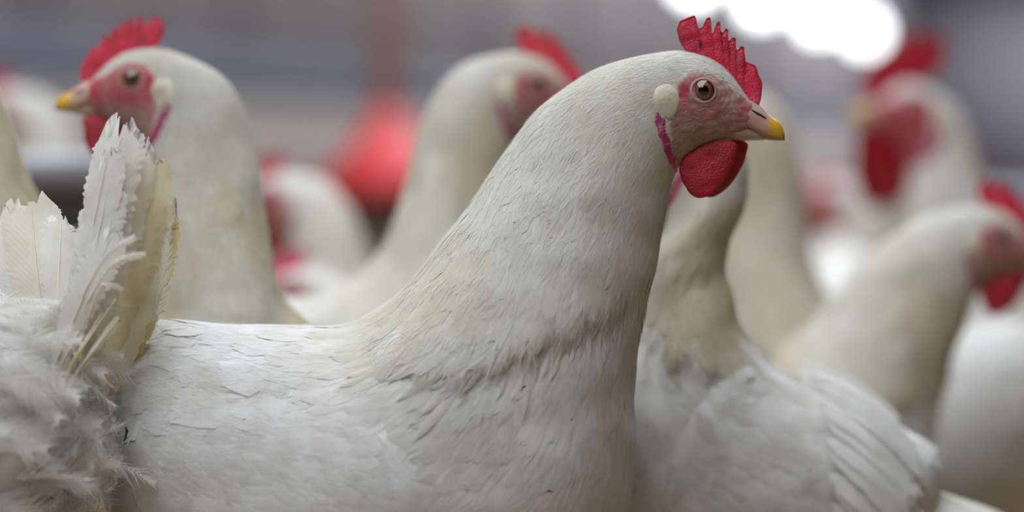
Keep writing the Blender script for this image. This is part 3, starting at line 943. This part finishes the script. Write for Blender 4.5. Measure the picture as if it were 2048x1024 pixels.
    # ---- legs and feet standing on the litter
    for sg in (1, -1):
        hip = b.to_world(610, sg * 150, 1270, 0.0)
        fwd = np.array([math.cos(b.h), math.sin(b.h), 0])
        lat = np.array([-fwd[1], fwd[0], 0])
        ank = np.array([hip[0], hip[1], 0.016]) + fwd * 0.012
        kn = (hip + ank) / 2 - fwd * 0.012
        kn[2] = max(kn[2], 0.02)
        parts = [tube(catmull([hip, kn, ank], np.linspace(0, 2, 12)), np.linspace(0.013, 0.0075, 12), 10)]
        for a, ln in ((0, 0.062), (0.55, 0.05), (-0.55, 0.05), (math.pi, 0.028)):
            d = fwd * math.cos(a) + lat * math.sin(a)
            p = [ank, ank + d * ln * 0.5 + np.array([0, 0, -0.004]), ank + d * ln + np.array([0, 0, -0.011])]
            parts.append(tube(catmull(p, np.linspace(0, 2, 8)), np.linspace(0.0065, 0.0028, 8), 8))
        V, Q = join(parts)
        V[:, 2] = np.maximum(V[:, 2], 0.001)
        quads_mesh('leg', V, Q, M_LEG, root, origin=org)
    return root


# ------------------------------------------------------------------ the barn
def room_pt(x, y, z):
    c, s = math.cos(-ROOM_YAW), math.sin(-ROOM_YAW)
    return np.array([x * c - y * s, CAM_Y + x * s + y * c, z])


def room_box(x0, x1, y0, y1, z0, z1):
    c = room_pt((x0 + x1) / 2, (y0 + y1) / 2, (z0 + z1) / 2)
    return box(c, (x1 - x0, y1 - y0, z1 - z0), -ROOM_YAW)


XL, XR, Y0, Y1, ZC = -5.5, 6.5, -7.0, 42.0, 3.2
M_LITTER = noise_material('litter', srgb(120, 100, 76), srgb(168, 146, 112), 30, 0.95, 0.8, 0.02)
M_WALL_UP = noise_material('wall_panel', srgb(142, 136, 138), srgb(150, 144, 146), 1.2, 0.6, 0.1)
M_WALL_LOW = noise_material('wall_plinth', srgb(178, 170, 162), srgb(186, 178, 170), 2.0, 0.8, 0.2)
M_BLUE = noise_material('blue_grey_steel', srgb(118, 123, 142), srgb(126, 131, 150), 3.0, 0.5, 0.1)
M_END = noise_material('end_wall_sheet', srgb(176, 173, 180), srgb(184, 181, 188), 1.2, 0.6, 0.1)
M_CEIL = noise_material('ceiling_sheet', srgb(196, 194, 198), srgb(206, 204, 208), 1.0, 0.7, 0.1)
M_STEEL = noise_material('galvanised', srgb(150, 152, 158), srgb(178, 180, 188), 12, 0.45, 0.1, 0.002, 0.3)
M_DARK = noise_material('dark_metal', srgb(66, 66, 66), srgb(86, 86, 84), 10, 0.6, 0.1)
M_RED = noise_material('red_plastic', srgb(206, 44, 52), srgb(222, 60, 64), 8, 0.35, 0.05)
M_ORANGE = noise_material('orange_hose', srgb(172, 136, 130), srgb(182, 146, 138), 8, 0.5, 0.05)
M_ADDED_PANEL = emit_material('added_panel_glow', (0.93, 0.98, 1.08), ADDED_PANEL_STRENGTH)  # glow of the unseen ceiling panels added as soft top light
M_LAMP = emit_material('lamp_glow', (0.95, 0.98, 1.0), LAMP_STRENGTH)


def structure(name, VQ, mat, parent=None):
    o = quads_mesh(name, VQ[0], VQ[1], mat, parent, smooth=False)
    if parent is None:
        tag(o, kind='structure')
    return o


structure('floor', room_box(XL - 0.2, XR + 0.2, Y0 - 0.2, Y1 + 0.2, -0.2, 0), M_LITTER)
structure('ceiling', room_box(XL - 0.2, XR + 0.2, Y0 - 0.2, Y1 + 0.2, ZC, ZC + 0.15), M_CEIL)
wl = structure('wall_left', room_box(XL - 0.2, XL, Y0, Y1, 0, ZC), M_WALL_UP)
structure('plinth', room_box(XL, XL + 0.06, Y0, Y1, 0, 0.74), M_WALL_LOW, wl)
structure('conduit', room_box(XL, XL + 0.10, Y0, Y1, 0.76, 0.98), M_BLUE, wl)
for _k in range(16):
    _y = 2.0 + _k * 2.5
    structure('panel_rib', room_box(XL, XL + 0.035, _y - 0.04, _y + 0.04, 0.98, ZC), M_WALL_UP, wl)
structure('wall_right', room_box(XR, XR + 0.2, Y0, Y1, 0, ZC), M_WALL_UP)
structure('wall_back', room_box(XL - 0.2, XR + 0.2, Y1, Y1 + 0.2, 0, ZC), M_END)
structure('wall_front', room_box(XL - 0.2, XR + 0.2, Y0 - 0.2, Y0, 0, ZC), M_WALL_UP)
_n = 0
for _y in (-1.2, 2.6, 6.6, 10.6, 14.6, 18.6, 22.6, 26.6, 30.6, 34.6, 38.6):  # glowing ceiling panels out of view, added to light birds and barn
    _n += 1
    structure('added_light_panel_%d' % _n, room_box(-2.6, 0.6, _y - 1.9, _y + 1.9, ZC - 0.012, ZC - 0.002), M_ADDED_PANEL)

for _y in (34.6, 38.6):                          # second row of glowing panels, added to brighten the end wall
    _n += 1
    structure('added_light_panel_%d' % _n, room_box(-5.3, -3.0, _y - 1.9, _y + 1.9, ZC - 0.012, ZC - 0.002), M_ADDED_PANEL)

# row of glowing lamps along the wall
_lamp_y = [21.0, 24.2, 27.4, 30.8, 34.2]
_ord = ['first', 'second', 'third', 'fourth', 'fifth', 'sixth', 'seventh', 'eighth']
for _k, _y in enumerate(_lamp_y):
    _p = room_pt(-5.0, _y, 1.97)
    _r = empty('hanging_lamp', _p, 'glowing white lamp hanging by the far wall, %s of the row from the top edge' % _ord[_k], 'lamp', 'glowing lamps by the far wall')
    V, Q = lathe([(0.0, -0.11), (0.05, -0.10), (0.095, -0.06), (0.11, 0.0), (0.10, 0.06), (0.06, 0.11), (0.03, 0.13)], (0, 0, 0), 24)
    quads_mesh('bulb', V, Q, M_LAMP, _r)
    V, Q = lathe([(0.03, 0.125), (0.06, 0.13), (0.055, 0.22), (0.012, 0.24), (0.012, 0.30)], (0, 0, 0), 20)
    quads_mesh('socket', V, Q, M_DARK, _r)
    V, Q = tube([(0, 0, 0.28), (0, 0, 0.5), (0, 0, ZC - 1.97)], 0.008, 8)
    quads_mesh('cord', V, Q, M_DARK, _r)


# feeder troughs
def trough(pa, pb, ztop, wd, hg, label):
    pa, pb = np.array(pa, float), np.array(pb, float)
    mid = (pa + pb) / 2
    d = pb - pa; L = np.linalg.norm(d); d /= L
    n = np.array([-d[1], d[0]])
    r = empty('feeder_trough', (mid[0], mid[1], 0), label, 'feeder')
    prof = [(-wd / 2, ztop), (-wd / 2 + 0.012, ztop), (-wd / 2 + 0.03, ztop - hg + 0.01), (wd / 2 - 0.03, ztop - hg + 0.01), (wd / 2 - 0.012, ztop), (wd / 2, ztop),
            (wd / 2 - 0.015, ztop - hg), (-wd / 2 + 0.015, ztop - hg)]
    V = []
    for t in (-L / 2, L / 2):
        for a, z in prof:
            p = d * t + n * a
            V.append((p[0], p[1], z))
    Q = grid_quads(2, 8, True)
    quads_mesh('pan', V, Q, M_DARK, r, smooth=False)
    for s in (-1, 1):
        path = [(*(d * t + n * s * wd / 2), ztop + 0.008) for t in np.linspace(-L / 2, L / 2, 4)]
        V2, Q2 = tube(path, 0.016, 10)
        quads_mesh('rim', V2, Q2, M_STEEL, r)
    k = int(L / 1.2) + 1
    for t in np.linspace(-L / 2 + 0.1, L / 2 - 0.1, k):
        for s in (-1, 1):
            p = d * t
            q = p + n * s * wd * 0.6
            V2, Q2 = tube([(p[0], p[1], ztop - hg), ((p[0] + q[0]) / 2, (p[1] + q[1]) / 2, (ztop - hg) / 2), (q[0], q[1], 0.003)], 0.01, 8)
            quads_mesh('leg', V2, Q2, M_STEEL, r)
    return r


_a, _b = px3(-1500, 345, 2.55), px3(320, 345, 2.65)
trough(_a[:2], _b[:2], 0.366, 0.14, 0.05, 'pale grey feeder trough behind the ragged tail feathers')
_a, _b = px3(560, 380, 7.6), px3(2150, 420, 4.6)
trough(_a[:2], _b[:2], 0.315, 0.18, 0.10, 'long dark feeder trough crossing the barn below the red drinker')

# red bell drinker
_c = px3(775, 362, 6.2)
_r = empty('bell_drinker', (_c[0], _c[1], 0), 'red plastic bell drinker hanging from an orange hose', 'drinker')
_z = _c[2]
V, Q = lathe([(0.0, _z + 0.08), (0.08, _z + 0.04), (0.110, _z + 0.010), (0.116, _z), (0.124, _z), (0.122, _z + 0.02), (0.098, _z + 0.058), (0.066, _z + 0.088),
              (0.044, _z + 0.12), (0.034, _z + 0.15), (0.0, _z + 0.158)], (0, 0, 0), 48)
quads_mesh('bell', V, Q, M_RED, _r)
V, Q = tube([(0, 0, _z + 0.14), (0, 0, _z + 0.6), (0.005, 0, ZC)], 0.030, 12)
quads_mesh('hose', V, Q, M_ORANGE, _r)
V, Q = lathe([(0.0, 0.18), (0.12, 0.18), (0.15, 0.20), (0.155, 0.24), (0.148, 0.24), (0.142, 0.205), (0.11, 0.19), (0.0, 0.19)], (0, 0, _z - 0.222), 40)
quads_mesh('bowl', V, Q, M_RED, _r)
V, Q = tube([(0, 0, _z - 0.037), (0, 0, _z + 0.0), (0, 0, _z + 0.09)], 0.018, 10)
quads_mesh('stem', V, Q, M_RED, _r)

# ------------------------------------------------------------------ the birds
main = Bird((1400, 182), 1.6, 0.0, lean=1.0)
hen(main, 'hen', 'largest white hen, in sharp side view with red comb and yellow beak tip', 'hen', 'hens of the flock', lod=0, red=0.12, seed=3,
    cream=0.36, tail=(30, 60), tail_n=6)

b2 = Bird((271, 160), 1.78, 205, lean=0.0, twist=-22, head_pitch=10, scale=0.98, neck_r=1.14)
hen(b2, 'hen', 'white hen with upright neck facing the picture edge, beak above the ruffled tail', 'hen', 'hens of the flock', lod=0, red=0.75, seed=8, cream=0.75,
    comb_col=(200, 38, 62), tail=(75, 90))

b3 = Bird((1068, 168), 2.03, 2, lean=0.32)
hen(b3, 'hen', 'blurred white hen whose beak is hidden behind the neck of the largest hen', 'hen', 'hens of the flock', lod=1, red=0.3, seed=12, cream=0.6,
    comb_col=(206, 52, 66), tail=(60, 110))

b4 = Bird((1292, 275), 1.77, 180, lean=0.1, pitch=27, head_pitch=-25, neck_z=0.72, neck_r=0.84, scale=0.95)
hen(b4, 'hen', 'hen with ruffled folded wing and drooping tail, head hidden behind the largest hen', 'hen', 'hens of the flock', lod=1, red=0.3, seed=15, cream=0.6,
    wing_th=14, dirt=0.4, wing_feathers=12, tail=(7, 330), wing_c=-30, wing_w=1.25)

b5 = Bird((1402, 228), 2.38, 180, lean=0.0, scale=1.12)
hen(b5, 'hen', 'hen with tall blurred neck rising just behind the yellow beak tip', 'hen', 'hens of the flock', lod=1, red=0.3, seed=18, cream=0.85)

b6 = Bird((1988, 470), 2.13, 0, lean=1.15, scale=1.0, neck_r=0.9)
hen(b6, 'hen', 'crouching hen with eye and red wattle at the picture edge below the rooster', 'hen', 'hens of the flock', lod=1, red=0.25, seed=21, cream=0.55, tail=(60, 90))

b7 = Bird((1806, 214), 2.85, 213, lean=0.15, head_pitch=20, scale=1.3)
hen(b7, 'rooster', 'out of focus white rooster with big red comb and long red wattles', 'rooster', None, lod=2, red=1.0, comb_s=1.55, wattle_s=1.65, seed=24, cream=0.35,
    comb_col=(190, 22, 46))

b8 = Bird((-222, 110), 1.80, 300, lean=0.0, twist=-100, scale=0.94)
hen(b8, 'hen', 'hen cut by the picture edge, only its dark beige neck showing behind the ragged tail', 'hen', 'hens of the flock', lod=1, red=0.3, seed=27, cream=1.0)

b9 = Bird((0, 215), 3.2, 184, lean=0.25)
hen(b9, 'hen', 'far blurred hen behind the beak of the upright hen', 'hen', 'hens of the flock', lod=2, red=0.6, seed=30, cream=0.3)

b10 = Bird((545, 392), 2.7, 176, lean=0.4)
hen(b10, 'hen', 'blurred hen with dark red face between the upright hen and the red drinker', 'hen', 'hens of the flock', lod=2, red=0.8, seed=33, cream=0.5)

b11 = Bird((588, 578), 2.45, 178, lean=0.9, neck_z=0.6, scale=0.85)
hen(b11, 'hen', 'blurred hen with lowered head and pink comb, lowest face between the necks', 'hen', 'hens of the flock', lod=2, red=0.8, seed=36, cream=0.4,
    comb_col=(206, 50, 96))

b12 = Bird((2313, 535), 2.64, 0, lean=1.0, scale=0.87)
hen(b12, 'hen', 'blurred hen resting low by the picture edge, only its pale back showing', 'hen', 'hens of the flock', lod=2, red=0.3, seed=39, cream=0.4)

b13 = Bird((1660, 505), 3.95, 95, lean=1.2, neck_z=0.25, scale=1.2)
hen(b13, 'hen', 'hen seen from behind with head down between the tall neck and the rooster', 'hen', 'hens of the flock', lod=2, red=0.3, seed=42, cream=0.2, tail=(55, 240))

b14 = Bird((1655, 392), 4.2, 180, lean=0.5)
hen(b14, 'hen', 'distant blurred hen with faint red face left of the rooster', 'hen', 'hens of the flock', lod=2, red=1.0, seed=45, cream=0.3)

# ------------------------------------------------------------------ the ruffled bird in front: tail and rump at the picture edge
bt = Bird(None, heading=168, lean=0.3, pitch=6)
_e = bt.to_world(235, 0, 800, 0.0)
bt.T = px3(84, 800, 1.535) - _e
tr = hen(bt, 'hen', 'hen cropped by the picture edge with raised ragged tail and grey fluffy rump', 'hen', 'hens of the flock', lod=1, red=0.3, seed=51, cream=0.2,
         tail_n=0, dirt=0.25, lump=2.0)
org = np.array(tr.location)
rt = np.random.default_rng(77)
WH, YE, CR = np.array([0.80, 0.79, 0.74]), srgb(220, 207, 158), srgb(228, 222, 198)
TOCAM = np.array([0, -1.0, 0])
# (base, middle, tip, depth base, depth tip, width px, colour, facing, fray, tip bluntness)
TAIL = [
    ((232, 800), (292, 630), (330, 425), 1.60, 1.575, 84, WH * 0.6 + CR * 0.4, (0.7, -1, 0.1), 0.07, 0.8),
    ((212, 800), (262, 630), (306, 440), 1.598, 1.58, 124, YE, (-0.25, -1, 0.1), 0.05, 0.8),
    ((225, 790), (282, 600), (318, 400), 1.59, 1.565, 70, CR, (0.3, -1, 0.1), 0.10, 0.8),
    ((180, 790), (240, 580), (296, 350), 1.585, 1.56, 112, YE * 0.4 + CR * 0.6, (0.1, -1, 0.1), 0.06, 0.7),
    ((160, 770), (222, 520), (278, 305), 1.575, 1.555, 96, CR * 0.5 + WH * 0.5, (0.2, -1, 0.0), 0.06, 0.7),
    ((135, 770), (198, 500), (243, 268), 1.565, 1.55, 104, WH, (-0.1, -1, 0.0), 0.05, 0.65),
    ((120, 750), (172, 520), (216, 310), 1.555, 1.545, 84, WH, (-0.4, -1, 0.0), 0.05, 0.6),
    ((120, 750), (176, 560), (214, 390), 1.548, 1.54, 92, WH, (-0.2, -1, 0.1), 0.04, 0.6),
    ((105, 740), (160, 610), (222, 470), 1.545, 1.532, 80, WH, (-0.1, -1, 0.2), 0.05, 0.5),
    # the other half of the fan
    ((96, 690), (76, 560), (62, 412), 1.58, 1.58, 128, CR * 0.5 + WH * 0.5, (0.1, -1, 0.1), 0.02, 0.95),
    ((80, 690), (44, 570), (22, 430), 1.59, 1.59, 100, WH, (-0.3, -1, 0.1), 0.02, 0.95),
    ((112, 690), (116, 570), (122, 445), 1.575, 1.575, 76, WH, (0.4, -1, 0.1), 0.04, 0.7),
    ((60, 690), (10, 600), (-30, 500), 1.60, 1.60, 90, WH, (-0.3, -1, 0.1), 0.03, 0.9),
]
TAIL = [(a, m, t, Da - 0.028, Dt - 0.008, w, c, nr, fr, tp) for (a, m, t, Da, Dt, w, c, nr, fr, tp) in TAIL]
for (a, m, t, Da, Dt, w, c, nr, fr, tp) in TAIL:
    path = [px3(*a, Da), px3(*m, (Da + Dt) / 2 - 0.006), px3(*t, Dt)]
    V, Q, UV, C = vane(path, nr, w * K * 0.97, rt, n=80, fray=fr * 1.3, tip=tp, cup=0.22, base_bare=0.03)
    fo = quads_mesh('tail_feather', V, Q, M_FEATHER, tr, np.clip(c * (1 + rt.normal(0, 0.02)), 0, 0.9), UV, origin=org)
    V, Q = tube(C[:-1] - np.array([0, 0.0004, 0]), np.linspace(0.0006, 0.00015, len(C) - 1), 6)
    quads_mesh('quill', V, Q, M_QUILL, fo, srgb(230, 224, 202), origin=org)
# ruffled coverts whose barbs have come apart
RUF = [((110, 720), (175, 560), (235, 430), 1.53, 70), ((105, 730), (170, 600), (240, 492), 1.527, 60), ((100, 740), (165, 620), (225, 560), 1.524, 66),
       ((80, 740), (125, 650), (190, 590), 1.52, 80), ((60, 730), (95, 650), (150, 560), 1.522, 90), ((300, 650), (325, 570), (334, 460), 1.55, 44), ((160, 600), (215, 510), (268, 475), 1.50, 34), ((165, 620), (225, 530), (288, 508), 1.498, 28), ((175, 640), (205, 572), (245, 578), 1.496, 22),
       ((40, 760), (60, 690), (120, 620), 1.515, 90), ((90, 800), (130, 740), (150, 640), 1.512, 70), ((20, 740), (30, 690), (50, 640), 1.52, 100)]
for (a, m, t, D, w) in RUF:
    D += 0.012
    path = [px3(*a, D), px3(*m, D - 0.008), px3(*t, D - 0.004)]
    (V, Q), C = barb_vane(path, (0, -1, 0.2), w * K, rt)
    fo = quads_mesh('covert_feather', V, Q, M_DOWN, tr, WH * 1.03, origin=org)
    V, Q = tube(C[:-2], np.linspace(0.0006, 0.0002, len(C) - 2), 6)
    quads_mesh('quill', V, Q, M_QUILL, fo, srgb(230, 224, 202), origin=org)
# broken bare quills
for (a, m, t, w) in [((118, 800), (165, 730), (236, 640), 18), ((104, 792), (150, 715), (205, 625), 6), ((96, 785), (128, 720), (170, 640), 6),
                     ((112, 800), (150, 720), (232, 598), 5), ((150, 650), (200, 570), (243, 585), 6), ((140, 690), (160, 720), (162, 660), 5)]:
    path = catmull([px3(*a, 1.520), px3(*m, 1.512), px3(*t, 1.516)], np.linspace(0, 2, 16))
    V, Q = tube(path, K * np.linspace(4.2, 1.2, 16), 8)
    fo = quads_mesh('broken_quill', V, Q, M_QUILL, tr, srgb(220, 208, 172), origin=org)
    if w > 10:
        V, Q, UV, C = vane(path[8:], (0.2, -1, 0.3), w * K, rt, n=16, fray=0.08, base_bare=0.02, tip=0.1)
        quads_mesh('vane_remnant', V, Q, M_FEATHER, fo, CR, UV, origin=org)
# rump fluff
PB = bt.surface(110, 64)
NB_ = grid_normals(PB)
if ((PB[30] - PB[30].mean(0)) * NB_[30]).sum() < 0:
    NB_ = -NB_
Vs = []
for k in range(360):
    i = rt.uniform(2, 27); j = rt.uniform(0, 64)
    p = sample_grid(PB, np.array([i]), np.array([j]))[0]; nn = sample_grid(NB_, np.array([i]), np.array([j]))[0]
    back = p - sample_grid(PB, np.array([i + 2.0]), np.array([j]))[0]; back /= np.linalg.norm(back) + 1e-9
    L = rt.uniform(0.03, 0.06)
    d = back * 0.9 + nn * rt.uniform(0.05, 0.35) + rt.normal(0, 0.25, 3) + np.array([0, 0, -0.25]); d /= np.linalg.norm(d)
    crl = rt.normal(0, 0.25, 3)
    (V, Q), C = barb_vane([p, p + d * L * 0.5 + crl * L * 0.1, p + d * L + crl * L * 0.5 - np.array([0, 0, 0.006])], nn + 0.2 * rt.normal(size=3), rt.uniform(0.016, 0.032), rt, n=34, thin=0.6)
    Vs.append((V, Q))
V, Q = join(Vs)
fl = quads_mesh('rump_fluff', V, Q, M_DOWN, tr, np.array([0.82, 0.81, 0.78]), origin=org)
tag(fl, kind='stuff')
